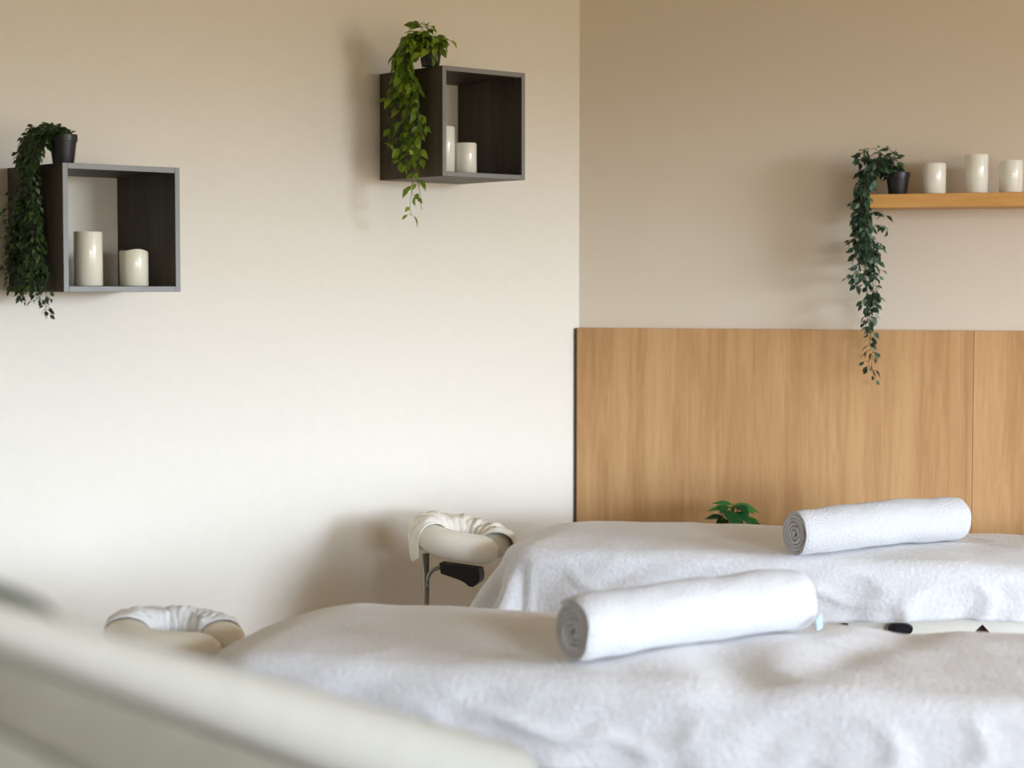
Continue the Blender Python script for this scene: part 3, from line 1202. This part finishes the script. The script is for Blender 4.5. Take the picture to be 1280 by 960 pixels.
def loft(A, B, steps, endround=.0):
    bm = bmesh.new()
    rings = []
    ca = sum(A, Vector()) / len(A); cb = sum(B, Vector()) / len(B)
    for s_ in range(steps + 1):
        f = s_ / steps
        c = ca.lerp(cb, f)
        e = min(f, 1 - f) * steps
        k = 1 - endround * max(0, (1 - e)) ** 2
        rings.append([bm.verts.new(c + (a.lerp(b, f) - c) * k) for a, b in zip(A, B)])
    n = len(A)
    for X, Y_ in zip(rings, rings[1:]):
        for k in range(n):
            bm.faces.new((X[k], X[(k + 1) % n], Y_[(k + 1) % n], Y_[k]))
    bm.faces.new(rings[0][::-1]); bm.faces.new(rings[-1])
    return bm


o = obj('backrest', loft(upper_loop(T0, G0), upper_loop(T1, G1), 60, .05), M['pale_cream'], t); auto_smooth(o, 45)


def lower_loop(G, K):
    s0 = G + WD * .006
    v = K - s0
    L_ = []
    nrm = (-WD * .6 + Vector((0, -.5, -.2))).normalized()
    for i in range(11):
        a = PI * i / 10
        L_.append(s0 + v * ((1 - math.cos(a)) / 2) + nrm * (math.sin(a) * v.length * .06))
    L_.append(K + WD * .48)
    L_.append(s0 + WD * .5 - Vector((0, 0, .002)))
    return L_


o = obj('back_shell', loft(lower_loop(G0, K0), lower_loop(G1, K1), 60, .03), M['beige_vinyl'], t); auto_smooth(o, 45)
o['label'] = 'beige padded rear shell of the raised back'
o = obj('lower_shell', loft(lower_loop(K0, J0), lower_loop(K1, J1), 60, .03), M['beige_vinyl'], t); auto_smooth(o, 45)
# grey-green pillow on the upper end of the back
bm = bmesh.new()
pcn = P(-166, 774, 1.50)
up_ = Vector((0, 0, 1))
ax = (T1 - T0).normalized()
bmesh.ops.create_uvsphere(bm, u_segments=36, v_segments=20, radius=1)
rx = Matrix((tuple(ax), tuple(WD), tuple(ax.cross(WD).normalized()))).transposed().to_4x4()
for v in bm.verts:
    c = v.co
    q = Vector([math.copysign(abs(k) ** .8, k) for k in c])
    v.co = pcn + rx.to_3x3() @ Vector((q.x * .12, q.y * .15, q.z * .042))
obj('head_pillow', bm, M['grey_green'], t, True)
# seat and base, below the frame
mid = T1 + WD * .28
fl = frame(Vector((mid.x, mid.y, 0)), Vector((.25, .97, 0)))
bm = bmesh.new(); box(bm, fl, (-.05, -.27, .47), (.42, .27, .57), .03, 3); o = obj('seat', bm, M['pale_cream'], t); auto_smooth(o, 40)
bm = bmesh.new(); box(bm, fl, (-.72, -.12, .08), (-.3, .12, .50), .02); obj('pedestal', bm, M['beige_vinyl'], t)
bm = bmesh.new(); box(bm, fl, (-.85, -.25, 0), (.2, .25, .08), .02); obj('base_plate', bm, M['grey_edge'], t)
for s_ in (-1, 1):
    bm = bmesh.new()
    ys = .16 * s_
    tube(bm, [fl @ Vector((.0, ys, .50)), fl @ Vector((-.3, ys, .48)), fl @ Vector((-.72, ys, .49))], .02, 10)
    obj('seat_rail', bm, M['steel'], t, True)
    bm = bmesh.new()
    tube(bm, [fl @ Vector((-.45, ys, .48)), (G0.lerp(G1, .68) + WD * (.28 + .16 * s_)) + Vector((0, 0, -.05))], .018, 10)
    obj('back_strut', bm, M['steel'], t, True)

# ---------------------------------------------------------------- light: daylight through the window
w = bpy.data.worlds.new('world'); S.world = w
w.use_nodes = True
WN, WLk = w.node_tree.nodes, w.node_tree.links
bg = WN['Background']
tc = WN.new('ShaderNodeTexCoord')
sx = WN.new('ShaderNodeSeparateXYZ')
WLk.new(tc.outputs['Generated'], sx.inputs[0])
mr = WN.new('ShaderNodeMapRange')
mr.inputs['From Min'].default_value = -.1
mr.inputs['From Max'].default_value = .4
WLk.new(sx.outputs['Z'], mr.inputs['Value'])
cr = WN.new('ShaderNodeValToRGB')
els = cr.color_ramp.elements


def sky_stop(z, col, k):
    p = (z + .1) / .5
    e = els.new(p)
    e.color = (col[0] * k, col[1] * k, col[2] * k, 1)


els[0].position = 0; els[0].color = GROUND
els[1].position = 1; els[1].color = (SKY[0] * .3, SKY[1] * .3, SKY[2] * .3, 1)
sky_stop(-.035, GROUND, 1)
sky_stop(.05, SKY, 1)          # bright hazy horizon, dimmer higher up
sky_stop(.085, SKY, 1)
sky_stop(.17, SKY, .52)
WLk.new(mr.outputs[0], cr.inputs[0])
WLk.new(cr.outputs[0], bg.inputs[0])
bg.inputs[1].default_value = SKYPOWER
def portal(loc, rot, sx_, sy_):
    l = bpy.data.lights.new('window_portal', 'AREA')
    l.shape = 'RECTANGLE'; l.size = sx_; l.size_y = sy_
    l.cycles.is_portal = True
    o = bpy.data.objects.new('window_portal', l); COL.objects.link(o)
    o.location = loc
    o.rotation_euler = rot


portal((XR + .02, (WY0 + WY1) / 2, (WZ0 + WZ1) / 2), (PI / 2, 0, PI / 2), WY1 - WY0, WZ1 - WZ0)
portal(((VX0 + VX1) / 2, -2.62, (VZ0 + VZ1) / 2), (PI / 2, 0, 0), VX1 - VX0, VZ1 - VZ0)  # portal of the added fill window
S.view_settings.view_transform = 'Standard'
S.view_settings.look = 'None'
S.view_settings.exposure = 0
S.view_settings.gamma = 1
S.view_settings.use_curve_mapping = False
